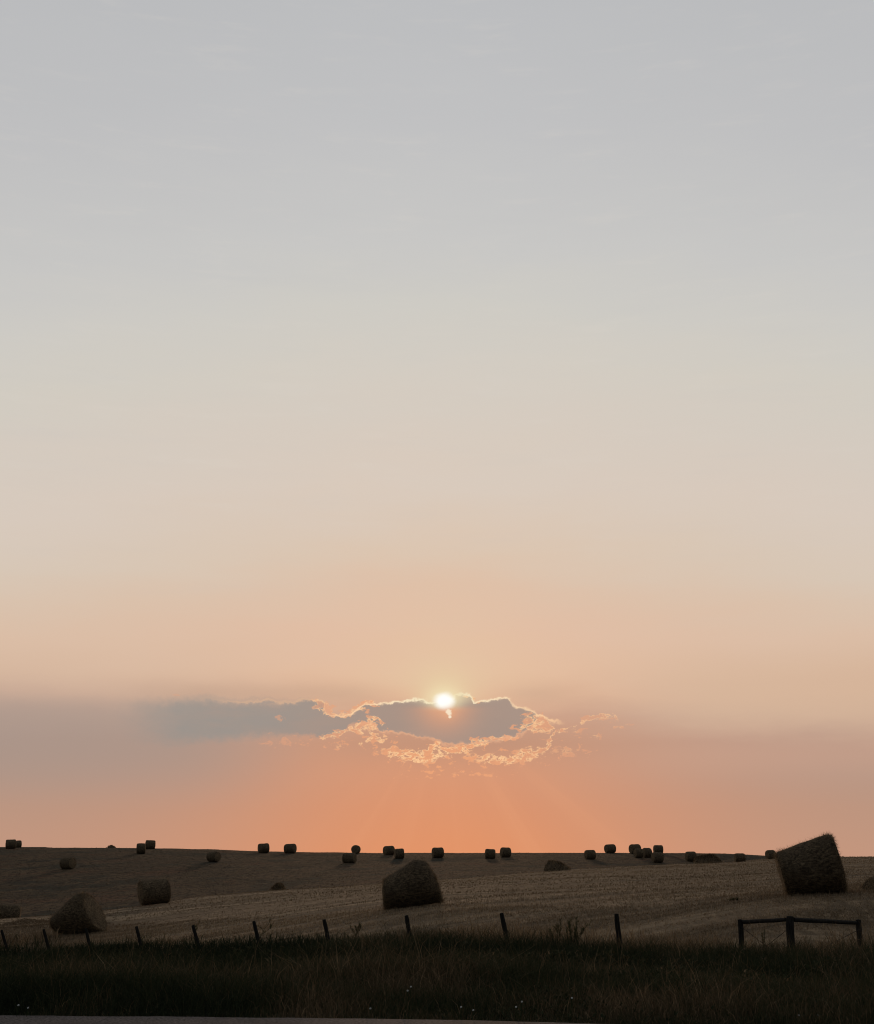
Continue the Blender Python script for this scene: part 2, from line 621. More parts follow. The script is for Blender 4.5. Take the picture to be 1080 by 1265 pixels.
M_STEM = mat_flat('green_stem', (44, 54, 30))
M_CORE = mat_flat('yellow_core', (180, 140, 40))

# ------------------------------------------------------------------ lie of the land
PX = np.array([0, 100, 189, 270, 405, 540, 640, 705, 810, 892, 945, 1000, 1080], float)


def row(pairs):
    k = np.array(pairs, float)
    return lambda x: pchip(k[:, 0], k[:, 1], x)


FZ0, FC, FB = 59.0, 0.0494, 73.3       # fence line fitted to its posts


def fence_px(i): return CX + (-536 + FB * i) / (1 - FC * i)
def fence_Y(i): return FZ0 * (1 - FC * i)


def fence_Y_of_px(x):
    d = np.asarray(x, float) - CX
    i = (d + 536) / (FB + FC * d)
    return FZ0 * (1 - FC * i)


CORNER_Y = 29.0
yf = row([(0, 1179), (240, 1175), (540, 1171), (763, 1183), (915, 1191), (977, 1195), (1080, 1193)])
Yn = row([(0, 69), (98, 66), (320, 58), (510, 52), (760, 47), (1000, 42.5), (1080, 42)])
yn = row([(0, 1153), (98, 1152), (320, 1138), (510, 1122), (760, 1113), (1000, 1104.5), (1080, 1103)])
Yc = row([(0, 78), (135, 83), (189, 86), (270, 92), (405, 98), (540, 105), (640, 115), (705, 125), (810, 150), (892, 175), (945, 195), (975, 205), (1080, 212)])
yc = row([(0, 1137), (135, 1125), (189, 1117.5), (270, 1106), (405, 1096), (540, 1087), (640, 1080), (705, 1075), (810, 1069), (892, 1066), (945, 1061.5), (970, 1059.5), (1080, 1058.5)])
ys = row([(0, 1047.5), (100, 1047.5), (200, 1048.5), (270, 1050), (330, 1052), (400, 1053.3), (540, 1054), (700, 1054), (880, 1054.5), (950, 1057.5), (1000, 1060), (1080, 1061)])

NCOL = 60
pxs = np.linspace(0, 1080, NCOL)
US = np.array([ratio(x, 1100)[0] for x in pxs])
YG = np.concatenate([np.linspace(11.5, 60, 240), np.linspace(60.4, 300, 500), np.geomspace(302, 4000, 60)])
TAB = np.zeros((NCOL, len(YG)))


def zz(Y, y): return EYE + ratio(540, y)[1] * Y


for k, x in enumerate(pxs):
    x = float(x)
    fy = float(fence_Y_of_px(x)) if x < 977 else CORNER_Y + (x - 977) * 0.02
    fy = max(fy, CORNER_Y)
    zf = zz(fy, float(yf(x)))
    n_Y = max(float(Yn(x)), fy + 4.0)
    c_Y, c_y = float(Yc(x)), float(yc(x))
    s_Y = 232.0 if x < 880 else 232 + (x - 880) * 0.1
    t = min(1.0, max(0.0, (x - 850) / 110.0))
    d_Y = min(c_Y * 1.10 + 5, s_Y - 12)
    d_y = c_y + 6 * (1 - t) + 1.0 * t
    s_y = float(ys(x))
    far_y = 1046.3 if x < 70 else s_y + 3
    pts = [(11.5, 0.0), (13.9, -0.05), (14 + 0.45 * (fy - 14), zf * 0.66), (fy, zf), (n_Y, zz(n_Y, float(yn(x)))),
           (c_Y, zz(c_Y, c_y)), (d_Y, zz(d_Y, d_y)), (s_Y, zz(s_Y, s_y)), (s_Y + 60, zz(s_Y + 60, s_y + 7)), (4000, zz(4000, far_y))]
    pts = np.array(pts)
    TAB[k] = pchip(pts[:, 0], pts[:, 1], YG)


def zfun(Xa, Ya, rough=True):
    Xa = np.asarray(Xa, float)
    Ya = np.asarray(Ya, float)
    u = np.clip(Xa / np.maximum(Ya, 14.0), US[0], US[-1])
    iu = np.interp(u, US, np.arange(NCOL))
    iy = np.interp(np.clip(Ya, YG[0], YG[-1]), YG, np.arange(len(YG)))
    a = np.minimum(iu.astype(int), NCOL - 2)
    b = np.minimum(iy.astype(int), len(YG) - 2)
    fa = iu - a
    fb = iy - b
    z = (TAB[a, b] * (1 - fa) * (1 - fb) + TAB[a + 1, b] * fa * (1 - fb)
         + TAB[a, b + 1] * (1 - fa) * fb + TAB[a + 1, b + 1] * fa * fb)
    if rough:
        w = np.clip((Ya - 14) / 10, 0, 1) * np.clip((1500 - Ya) / 800, 0, 1)
        z = z + w * ((fbm(Xa * 0.22, Ya * 0.16, 3, 4) - 0.5) * 0.22)
    return z


def ground(x, y):
    return float(zfun(np.array([x]), np.array([y]))[0])


# world X of the fence line, and Y of the boundary over X
FP = []
for i in range(-10, 11):
    if 1 - FC * i <= 0:
        continue
    Y = fence_Y(i)
    FP.append((ratio(fence_px(i), 1180)[0] * Y, Y))
CORNER = (ratio(977, 1180)[0] * CORNER_Y, CORNER_Y)
FP = [p for p in FP if p[0] < CORNER[0] - 0.3]
FP.append(CORNER)
RIGHT_Y = 30.9
rp = (ratio(1061, 1180)[0] * RIGHT_Y, RIGHT_Y)
sl = (rp[1] - CORNER[1]) / (rp[0] - CORNER[0])
FP.append(rp)
FP.append((rp[0] + 80, rp[1] + 80 * sl))
FP = np.array(sorted(FP))


def fence_line(x): return np.interp(x, FP[:, 0], FP[:, 1])


def road_edge(x):
    """far edge of the asphalt: a slow bend"""
    return pchip([-120, -30, -4.25, 0, 1.5, 3, 6, 12, 40, 120], [15.5, 14.6, 13.36, 13.08, 12.76, 12.3, 11.2, 8.8, -2, -30], x)


def classify(xc, yc_):
    """0 verge, 1 field, 2 hill"""
    u = np.clip(xc / np.maximum(yc_, 14), US[0], US[-1])
    px = np.interp(u, US, pxs)
    crest = pchip(PX, Yc(PX), px)
    out = np.ones(len(xc), int)
    out[yc_ > crest * 1.10 + 5] = 2
    out[yc_ < fence_line(xc) + 0.4] = 0
    return out


def build_land():
    t = np.linspace(-1, 1, 321)
    xs = np.sign(t) * (60 * np.abs(t) + 1400 * np.abs(t) ** 6)
    ysr = np.concatenate([np.linspace(11.5, 130, 330), np.linspace(130.8, 300, 190), np.geomspace(305, 4000, 40)])
    gx, gy = np.meshgrid(xs, ysr)
    gz = zfun(gx, gy)
    gz[0, :] = -0.02
    V = np.stack([gx, gy, gz], -1).reshape(-1, 3)
    ny, nx = gx.shape
    idx = np.arange(ny * nx).reshape(ny, nx)
    q = np.stack([idx[:-1, :-1], idx[:-1, 1:], idx[1:, 1:], idx[1:, :-1]], -1).reshape(-1, 4)
    c = V[q].mean(1)
    cl = classify(c[:, 0], c[:, 1])
    for k, (nm, mt) in enumerate((('grass_verge', M_VERGE), ('field', M_FIELD), ('hill', M_HILL))):
        f = q[cl == k]
        used = np.unique(f)
        mp = np.full(len(V), -1)
        mp[used] = np.arange(len(used))
        o = mesh_np(nm, V[used], [mp[f]], mt, smooth=True)
        tag(o, kind='structure')
    # ground under and behind the road
    xs2 = np.linspace(-1460, 1460, 30)
    ys2 = np.concatenate([np.linspace(-800, -12, 12), np.linspace(-8, 11.5, 8)])
    gx, gy = np.meshgrid(xs2, ys2)
    gz = np.full(gx.shape, -0.02)
    V = np.stack([gx, gy, gz], -1).reshape(-1, 3)
    ny, nx = gx.shape
    idx = np.arange(ny * nx).reshape(ny, nx)
    q = np.stack([idx[:-1, :-1], idx[:-1, 1:], idx[1:, 1:], idx[1:, :-1]], -1).reshape(-1, 4)
    tag(mesh_np('ground', V, [q], M_VERGE), kind='structure')
    # the road sheet with a slightly broken edge
    xr = np.linspace(-120, 120, 2401)
    ed = np.where(np.abs(xr) < 30, road_edge(xr), road_edge(xr))
    ed = ed + (fbm(xr * 2.1, xr * 0, 5, 4) - 0.5) * 0.10
    ed[xr > 3] = ed[xr > 3]
    rows = [ed - 8.5, ed - 1.2, ed - 0.08, ed, ed + 0.03]
    zs = [0.03, 0.035, 0.03, 0.012, -0.09]
    V = np.stack([np.stack([xr, r_, np.full_like(xr, z_)], -1) for r_, z_ in zip(rows, zs)]).reshape(-1, 3)
    ny, nx = len(rows), len(xr)
    idx = np.arange(ny * nx).reshape(ny, nx)
    q = np.stack([idx[:-1, :-1], idx[:-1, 1:], idx[1:, 1:], idx[1:, :-1]], -1).reshape(-1, 4)
    tag(mesh_np('road', V, [q], M_ROAD), kind='structure')


build_land()

# ------------------------------------------------------------------ blades of all sorts


def blades(base, h, w, lean, azim, twist=None, bend=1.0):
    """two-segment tapering blades: 5 verts, a quad and a triangle each; returns verts, [quads, tris]"""
    n = len(base)
    if twist is None:
        twist = rng.uniform(0, 2 * math.pi, n)
    d = np.stack([np.cos(azim), np.sin(azim), np.zeros(n)], -1)
    s = np.stack([np.cos(twist), np.sin(twist), np.zeros(n)], -1) * (w * 0.5)[:, None]
    up = np.array([0, 0, 1.0])
    mid = base + up * (h * 0.55)[:, None] + d * (h * lean * 0.30)[:, None]
    tip = base + up * (h * (1 - 0.25 * lean * bend))[:, None] + d * (h * lean)[:, None]
    V = np.empty((n, 5, 3))
    V[:, 0], V[:, 1] = base - s, base + s
    V[:, 2], V[:, 3] = mid + s * 0.8, mid - s * 0.8
    V[:, 4] = tip
    i = np.arange(n)[:, None] * 5
    return V.reshape(-1, 3), [i + np.array([[0, 1, 2, 3]]), i + np.array([[3, 2, 4]])]


def scatter(n, y0, y1, half=0.47):
    u = rng.uniform(-half, half, n)
    y = np.exp(rng.uniform(math.log(y0), math.log(y1), n))
    return u * y, y


def build_grass():
    x, y = scatter(460000, 11.0, 85)
    fl = fence_line(x)
    patch = fbm(x * 0.35, y * 0.35, 21, 4)
    patch2 = fbm(x * 0.11 + 40, y * 0.11, 31, 3)
    beyond = y - fl
    lim = 0.3 + 5.0 * patch * patch2 * 2
    keep = (y > road_edge(x) + 0.02) & (beyond < lim)
    thin = np.where(beyond > 0, np.exp(-np.maximum(beyond, 0) / (0.4 + 2.2 * patch2)), 1.0)
    keep &= rng.uniform(0, 1, len(x)) < thin
    x, y, patch, patch2, beyond = x[keep], y[keep], patch[keep], patch2[keep], beyond[keep]
    n = len(x)
    z = np.where(y < 12, -0.02, zfun(x, y) - 0.02)
    dr = y - road_edge(x)
    h0 = np.interp(dr, [0, 0.5, 1.5, 4, 12], [0.08, 0.15, 0.30, 0.46, 0.55])
    h = h0 * (0.2 + 1.3 * patch * (0.35 + 1.25 * patch2)) * rng.uniform(0.55, 1.15, n)
    tall = rng.uniform(0, 1, n) < 0.05
    h = np.where(tall, h * rng.uniform(1.15, 1.7, n), h)
    w = np.maximum(0.006, 0.00042 * y) * rng.uniform(0.7, 1.5, n)
    w = np.where(tall, w * 0.7, w)
    lean = rng.uniform(0.1, 1.1, n)
    az = rng.uniform(0, 2 * math.pi, n)
    V, Fc = blades(np.stack([x, y, z], -1), h, w, lean, az)
    dry = np.clip(0.085 + 0.9 * (patch2 - 0.45) + 0.8 * (fbm(x * 0.8, y * 0.5, 77, 3) - 0.5) + 0.13 * np.clip(x / 8, -0.6, 1) + rng.normal(0, 0.13, n), 0, 1)
    dry = np.clip(dry + np.where(tall, 0.25, 0) + 0.24 * np.clip(1 + beyond / 3, 0, 1) * np.clip(0.5 + x / 10, 0, 1.2) + 0.3 * np.clip(beyond / 2, 0, 1), 0, 1)
    o = mesh_np('tall_grass', V, Fc, M_GRASS, tint=np.repeat(dry, 5))
    tag(o, 'dark unmown grass filling the bank between the road and the fence posts', 'grass', kind='stuff')


def build_stubble():
    x, y = scatter(300000, 27, 235)
    xb = rng.uniform(-24, 24, 150000)
    yb = fence_line(xb) + 14 * rng.uniform(0, 1, 150000) ** 1.3
    x, y = np.concatenate([x, xb]), np.concatenate([y, yb])
    fl = fence_line(x)
    u = np.clip(x / y, US[0], US[-1])
    px = np.interp(u, US, pxs)
    crest = pchip(PX, Yc(PX), px)
    sw = 0.5 * fbm(x * 0.035 + y * 0.03, y * 0.55 - x * 0.12, 51, 4) + 0.5 * fbm(x * 0.05 + y * 0.05, y * 1.5 - x * 0.35, 58, 4)
    keep = (y > fl + 0.3) & (y < crest * 1.06 + 2) & (rng.uniform(0, 1, len(x)) < np.clip(0.5 + 3.2 * (sw - 0.47), 0.05, 1))
    x, y, sw = x[keep], y[keep], sw[keep]
    n = len(x)
    z = zfun(x, y) - 0.01
    h = rng.uniform(0.04, 0.12, n) * (0.6 + 0.8 * sw)
    lying = rng.uniform(0, 1, n) < 0.62
    stalk = rng.uniform(0, 1, n) < 0.006
    h = np.where(stalk, h * 2.6, h)
    w = np.maximum(0.010, 0.00045 * y) * rng.uniform(0.6, 1.4, n)
    lean = np.where(lying, rng.uniform(1.5, 3.2, n), rng.uniform(0.0, 0.5, n))
    az = rng.uniform(0, 2 * math.pi, n)
    V, Fc = blades(np.stack([x, y, z], -1), h, w, lean, az, bend=0.8)
    tint = np.clip(0.52 - 1.1 * (sw - 0.5) + 0.9 * (fbm(x * 0.08, y * 0.08, 61, 3) - 0.5) + rng.normal(0, 0.12, n), 0, 1)
    o = mesh_np('stubble', V, Fc, M_STUB, tint=np.repeat(tint, 5))
    tag(o, 'short pale straw stubble over the mown field beyond the fence', 'stubble', kind='stuff')


def build_hill_grass():
    x, y = scatter(90000, 85, 245)
    u = np.clip(x / y, US[0], US[-1])
    px = np.interp(u, US, pxs)
    crest = pchip(PX, Yc(PX), px)
    pt = fbm(x * 0.06, y * 0.04, 71, 4)
    keep = (y > crest * 1.12 + 5) & (rng.uniform(0, 1, len(x)) < 0.25 + pt)
    x, y, pt = x[keep], y[keep], pt[keep]
    n = len(x)
    z = zfun(x, y) - 0.01
    h = rng.uniform(0.03, 0.09, n)
    w = 0.0005 * y * rng.uniform(0.6, 1.5, n)
    V, Fc = blades(np.stack([x, y, z], -1), h, w, rng.uniform(1.0, 3.4, n), rng.uniform(0, 2 * math.pi, n))
    tint = np.clip(0.35 + 0.9 * (pt - 0.5) + rng.normal(0, 0.22, n), 0, 1)
    o = mesh_np('hill_grass', V, Fc, M_HILLG, tint=np.repeat(tint, 5))
    tag(o, 'short brownish cut grass covering the far hillside under the skyline', 'grass', kind='stuff')


def build_herbs():
    # low broad-leaved growth in clumps among the grass
    x, y = scatter(120000, 11.5, 75)
    cl = fbm(x * 0.9, y * 0.6, 91, 3)
    keep = (y > road_edge(x) + 0.15) & (y < fence_line(x) - 2.0 - 3.0 * rng.uniform(0, 1, len(x))) & (rng.uniform(0, 1, len(x)) < np.clip((cl - 0.45) * 6, 0, 1))
    x, y, cl = x[keep], y[keep], cl[keep]
    n = len(x)
    dr = y - road_edge(x)
    top = np.interp(dr, [0, 0.6, 3, 10], [0.06, 0.16, 0.32, 0.42]) * (0.6 + 1.5 * (cl - 0.45))
    z = np.where(y < 12, 0.0, zfun(x, y)) + top * rng.uniform(0.1, 1.0, n) ** 0.7
    L = rng.uniform(0.025, 0.07, n) * np.clip(y / 18, 0.8, 1.7)
    V, Fc = blades(np.stack([x, y, z], -1), L, L * rng.uniform(0.35, 0.6, n), rng.uniform(0.6, 2.2, n), rng.uniform(0, 2 * math.pi, n))
    tint = np.clip(0.12 + 0.35 * vnoise(x * 0.5, y * 0.4, 17) + rng.normal(0, 0.08, n) + np.where(rng.uniform(0, 1, n) < 0.05, 0.35, 0), 0, 1)
    o = mesh_np('undergrowth', V, Fc, M_GRASS, tint=np.repeat(tint, 5))
    tag(o, 'dark leafy weeds growing low among the grass of the road bank', 'undergrowth', kind='stuff')


build_grass()
build_herbs()
build_stubble()
build_hill_grass()

# ------------------------------------------------------------------ hay bales


def roll_mesh(cl, cr, al, ar, bl, br, seed, nseg=56, nlen=26, lump=0.05, edge=0.10, end_bulge=0.06, bulge_right=None, mids=()):
    """a round bale: from the left end (centre cl, half axes al, bl) to the right end.
    al/bl are vectors (up-ish and depth-ish half axes). Returns verts, quads of the roll and the two end discs"""
    rr = np.random.default_rng(seed)
    ph = np.linspace(0, 2 * math.pi, nseg, endpoint=False)
    axis = np.array(cr - cl)
    L = np.linalg.norm(axis)
    axn = axis / L
    ts = np.linspace(0, 1, nlen)
    # stations between the ends where the load has sagged or swollen: (t, centre, up half axis, depth half axis)
    stt = sorted([(0.0, np.array(cl), np.array(al), np.array(bl)), (1.0, np.array(cr), np.array(ar), np.array(br))] + list(mids), key=lambda q_: q_[0])
    tk = [q_[0] for q_ in stt]

    def station(k_, t_):
        return np.array([0.35 * float(pchip(tk, [q_[k_][d_] for q_ in stt], t_)) + 0.65 * float(np.interp(t_, tk, [q_[k_][d_] for q_ in stt])) for d_ in range(3)])
    V = np.zeros((nlen, nseg, 3))
    sd = seed * 17.3
    for j, t in enumerate(ts):
        e = min(t, 1 - t) * L
        k = 1.0 if e > edge else 1 - 0.11 * (1 - e / edge) ** 2
        c, a, b = station(1, t), station(2, t), station(3, t)
        nz = (fbm(np.cos(ph) * 1.3 + sd, np.sin(ph) * 1.3 + t * 2.1 + sd, seed, 3) - 0.5) * 2
        ring = (vnoise(np.full(nseg, t * 11.0), ph * 0.6 + 40, seed + 5) - 0.5)
        k2 = k * (1 + lump * nz + lump * 0.45 * ring)
        # the load settles the underside
        cs, sn = np.cos(ph), np.sin(ph)
        V[j] = c + (a[None] * cs[:, None] + b[None] * sn[:, None]) * k2[:, None]
    idx = np.arange(nlen * nseg).reshape(nlen, nseg)
    q = np.stack([idx[:-1], np.roll(idx[:-1], -1, 1), np.roll(idx[1:], -1, 1), idx[1:]], -1).reshape(-1, 4)
    ends = []
    for j, sgn in ((0, -1), (nlen - 1, 1)):
        rim = V[j]
        c = rim.mean(0)
        eb = bulge_right if (sgn > 0 and bulge_right is not None) else end_bulge
        rings = [rim]
        nr = 7
        for r_ in range(1, nr):
            f = 1 - r_ / nr
            nz = (fbm(np.cos(ph) * f * 2 + sd, np.sin(ph) * f * 2 + sd + j, seed + 9, 3) - 0.5)
            pts = c + (rim - c) * f + axn * sgn * (eb * (1 - f * f) + nz[:, None] * 0.06)
            rings.append(pts)
        W = np.concatenate(rings + [c[None] + axn * sgn * eb])
        ii = np.arange(nr * nseg).reshape(nr, nseg)
        qq = np.stack([ii[:-1], np.roll(ii[:-1], -1, 1), np.roll(ii[1:], -1, 1), ii[1:]], -1).reshape(-1, 4)
        tt = np.stack([ii[-1], np.roll(ii[-1], -1), np.full(nseg, nr * nseg)], -1)
        if sgn < 0:
            qq = qq[:, ::-1]
            tt = tt[:, ::-1]
        ends.append((W, [qq, tt]))
    return V.reshape(-1, 3), q[:, ::-1], ends, V


def straw_on(Vg, n, seed, ln=(0.06, 0.21), w=0.009, droop=0.3):
    """wisps of straw that stick out of the roll"""
    rr = np.random.default_rng(seed + 100)
    nl, ns, _ = Vg.shape
    cen = Vg.mean((0, 1))
    # more of them at the rims
    e = rr.uniform(0, 1, n)
    t = np.where(e < 0.3, rr.beta(0.6, 6, n) * 0.5, np.where(e < 0.6, 1 - rr.beta(0.6, 6, n) * 0.5, rr.uniform(0, 1, n)))
    j = np.clip((t * (nl - 1)).astype(int), 0, nl - 2)
    f = t * (nl - 1) - j
    i = rr.integers(0, ns, n)
    g = rr.uniform(0, 1, n)[:, None]
    a = Vg[j, i] * (1 - g) + Vg[j, (i + 1) % ns] * g
    b = Vg[j + 1, i] * (1 - g) + Vg[j + 1, (i + 1) % ns] * g
    p = a * (1 - f[:, None]) + b * f[:, None]
    c = Vg.mean(1)[j]
    out = p - c
    out /= np.linalg.norm(out, axis=1)[:, None]
    d = out * rr.uniform(0.1, 0.9, n)[:, None] + rr.normal(0, 0.75, (n, 3))
    d[:, 2] -= droop * 0.5
    d /= np.linalg.norm(d, axis=1)[:, None]
    L = rr.uniform(ln[0], ln[1], n)[:, None]
    s = np.cross(d, rr.normal(0, 1, (n, 3)))
    s /= np.linalg.norm(s, axis=1)[:, None]
    s *= w * 0.5
    p = p - out * 0.02
    tip = p + d * L
    tip[:, 2] -= (L[:, 0] ** 2) * droop
    V = np.empty((n, 3, 3))
    V[:, 0], V[:, 1], V[:, 2] = p - s, p + s, tip
    k = np.arange(n)[:, None] * 3
    return V.reshape(-1, 3), [k + np.array([[0, 1, 2]])]


def hay_bale(label, Y, left, right, seed, depth=0.85, yaw=0.0, straws=2600, width_right=None, lump=0.05, bulge_right=None, mids=(), group='round hay bales scattered over the field'):
    """left = (top px, bottom px) of the left end, right likewise, at distance Y; the roll is a real one of that size"""
    dz = math.tan(yaw)
    lt, lb = at(*left[0], Y), at(*left[1], Y)
    rt, rb = at(*right[0], Y), at(*right[1], Y)
    cl, cr = (lt + lb) / 2, (rt + rb) / 2
    wid = (cr - cl).length
    cl = cl + Vector((0, -dz * wid / 2, 0))
    cr = cr + Vector((0, dz * wid / 2, 0))
    al, ar = (lt - lb) / 2, (rt - rb) / 2
    bdir = Vector((-math.sin(yaw), math.cos(yaw), 0))
    bl = bdir * depth
    br = bdir * (depth if width_right is None else width_right)
    base = Vector(((cl.x + cr.x) / 2, Y, min(lb.z, rb.z)))
    ms = []
    for tp, bt in mids:
        p, q_ = at(*tp, Y), at(*bt, Y)
        cm = (p + q_) / 2
        t = (cm.x - cl.x) / (cr.x - cl.x)
        cm = cm + Vector((0, dz * wid * (t - 0.5), 0))
        ms.append((t, np.array(cm - base), np.array((p - q_) / 2), np.array(bdir * depth)))
    V, q, ends, Vg = roll_mesh(cl - base, cr - base, al, ar, bl, br, seed, lump=lump, bulge_right=bulge_right, mids=ms)
    root = empty('hay_bale', base)
    tag(root, label, 'hay bale', group)
    mesh_np('rolled_side', V, [q], M_HAY, root, smooth=True)
    for W, fc in ends:
        mesh_np('end_face', W, fc, M_END, root, smooth=True)
    sv_, sf = straw_on(Vg, straws, seed)
    o = mesh_np('loose_straw', sv_, sf, M_STRAW, root, tint=np.repeat(np.random.default_rng(seed).uniform(0, 1, straws), 3))
    o['kind'] = 'stuff'
    return root


def hit(px, py, y0=40.0, y1=238.0):
    """distance at which the sight line through the base of a far bale meets the land"""
    a, b = ratio(px, py)
    Y = np.arange(y0, y1, 0.25)
    d = zfun(a * Y, Y) - (EYE + b * Y)
    k = np.where(d >= 0)[0]
    return float(Y[k[0]]) if len(k) else None


def far_bale(label, x0, y0, x1, y1, yaw, seed, Y=None, squash=1.0, group='round hay bales scattered over the field'):
    """a whole small bale: box x0..x1, y0..y1 in the photograph, yaw of its axis from side-on"""
    xc = (x0 + x1) / 2
    if Y is None:
        Y = hit(xc, y1 - 0.4) or 231.0
    hpx, wpx = y1 - y0, x1 - x0
    R = hpx * Y / F / 2 * 1.03
    Wm = wpx * Y / F
    cy, sy = math.cos(yaw), abs(math.sin(yaw))
    L = max(0.9, (Wm - 2 * R * sy * 0.9) / max(cy, 0.3)) if cy > 0.25 else 1.5
    p = at(xc, y1, Y)
    gz = ground(p.x, p.y)
    base = Vector((p.x, p.y, max(gz - 0.05, p.z - 0.3) if abs(gz - p.z) < 0.6 else gz - 0.05))
    ax = Vector((math.cos(yaw), math.sin(yaw), 0))
    bd = Vector((-math.sin(yaw), math.cos(yaw), 0))
    tilt = (np.random.default_rng(seed).uniform() - 0.5) * 0.12
    axt = (ax + Vector((0, 0, tilt))).normalized()
    upv = axt.cross(bd)
    if upv.z < 0:
        upv = -upv
    c = Vector((0, 0, R * squash))
    V, q, ends, Vg = roll_mesh(c - axt * L / 2, c + axt * L / 2, upv * R * squash, upv * R * squash, bd * R, bd * R, seed,
                               nseg=36, nlen=14, lump=0.045, edge=0.22)
    root = empty('hay_bale', base)
    tag(root, label, 'hay bale', group)
    mesh_np('rolled_side', V, [q], M_HAY, root, smooth=True)
    for W, fc in ends:
        mesh_np('end_face', W, fc, M_END, root, smooth=True)
    return root


# the near ones
hay_bale('large hay bale tipped up on its lower edge behind the wooden corner brace', 42.0,
         ((959, 1053), (974, 1106)), ((1024, 1029), (1045, 1102)), 3, depth=0.92, yaw=-0.2, straws=9000, lump=0.045)
hay_bale('large slumped hay bale with sloping top in the middle of the stubble field', 52.0,
         ((474, 1086), (475, 1124)), ((538, 1083), (547, 1115)), 8, depth=0.98, yaw=0.02, width_right=0.7, mids=[((494, 1074), (492, 1124)), ((512, 1062), (509, 1121)), ((526, 1063), (529, 1118))], straws=9000, lump=0.06)
hay_bale('peaked slumped hay bale right behind the leaning posts at the left', 65.0,
         ((69, 1130), (74, 1153)), ((107, 1103), (131, 1152)), 14, depth=0.95, yaw=-0.2, mids=[((97, 1103), (99, 1154))], straws=9000, lump=0.06)
hay_bale('upright grey hay bale with straight sides on the crest of the near field', 86.0,
         ((174, 1088), (176, 1118)), ((205, 1085), (207, 1116)), 21, depth=0.85, yaw=0.45, straws=3000, lump=0.03)
hay_bale('hay bale cut off by the right edge of the view beside the corner brace', 43.0,
         ((1079, 1083), (1078, 1112)), ((1136, 1062), (1142, 1110)), 27, depth=0.8, yaw=0.3, straws=2600)

# the far ones, box in the photograph
FAR = [
    ('hay bale on the skyline at the far left with a smaller one touching its right', 6, 1038, 20, 1049, 0.35, None),
    ('small hay bale half hidden at the right side of the leftmost skyline bale', 19, 1041, 26, 1049.4, 0.5, 236),
    ('dark hay bale alone on the left hillside below the skyline', 74, 1060, 93.5, 1074, -0.5, None),
    ('hay bale just under the skyline overlapping the one behind its right shoulder', 168, 1043, 180, 1055, 0.2, None),
    ('hay bale on the skyline peeking out behind the right shoulder of another bale', 179, 1039, 192, 1049.5, 0.2, None),
    ('dark two toned hay bale on the hillside with round end turned right', 255, 1053, 272.5, 1065, -0.6, None),
    ('rounded hay bale on the skyline, left one of the well spaced pair', 318, 1043, 333, 1054, 0.4, None),
    ('rounded hay bale on the skyline, right one of the well spaced pair', 351, 1043.5, 366, 1054.5, -0.3, None),
    ('hay bale seen end on as a full circle on the skyline', 433.5, 1045, 446, 1055, 1.45, None),
    ('dark flat topped hay bale just below the bale seen as a circle', 423, 1055, 440.5, 1066.5, -0.35, None),
    ('hay bale on the skyline above the big middle bale, back one of two', 473, 1046, 488, 1057, 0.5, None),
    ('square looking hay bale in front of the skyline bale above the big middle bale', 487, 1049.5, 499.5, 1061, 0.2, None),
    ('hay bale alone on the skyline up and right of the big middle bale', 533.5, 1048, 548.5, 1060, 0.3, None),
    ('boxy hay bale below the sun rays, left of a close pair on the skyline', 599.5, 1050, 612, 1061, 0.12, None),
    ('rounded hay bale below the sun rays, right of a close pair on the skyline', 618, 1048, 631.5, 1059.5, 0.3, None),
    ('hay bale standing in front of the skyline left of the rounded ridge bale', 722.5, 1051, 736, 1062, 0.25, None),
    ('rounded hay bale alone on the ridge with sky behind its whole side', 747, 1044, 761, 1054.3, 0.35, None),
    ('rounded hay bale on the ridge behind two overlapping bales', 777.5, 1044, 792, 1055, 0.4, None),
    ('left front hay bale of the tight cluster on the right skyline', 783.5, 1049.5, 795, 1060.2, 0.3, None),
    ('right front hay bale of the tight cluster on the right skyline', 793.5, 1048.5, 805.5, 1060, 0.35, None),
    ('hay bale on the ridge that looks stacked on top of another', 808, 1045, 819, 1055, 0.1, None),
    ('hay bale that looks like the lower half of a two bale stack', 805.5, 1054, 819.5, 1066, 0.25, None),
    ('hay bale at the left end of the bushy straw heap', 847.5, 1053, 860, 1064.5, 0.15, None),
    ('square hay bale between the bushy straw heap and the tipped bale', 908, 1055, 920.5, 1065, 0.1, None),
    ('small tilted hay bale touching the upper left corner of the tipped bale', 946.5, 1051, 958.5, 1061.5, 0.3, None),
    ('low hay bale sunk behind the crest at the left edge of the view', -3, 1120, 25, 1141, 0.25, 93),
]
for k, (lb, x0, y0, x1, y1, yw, Y) in enumerate(FAR):
    far_bale(lb, x0, y0, x1, y1, yw, 40 + k, Y)


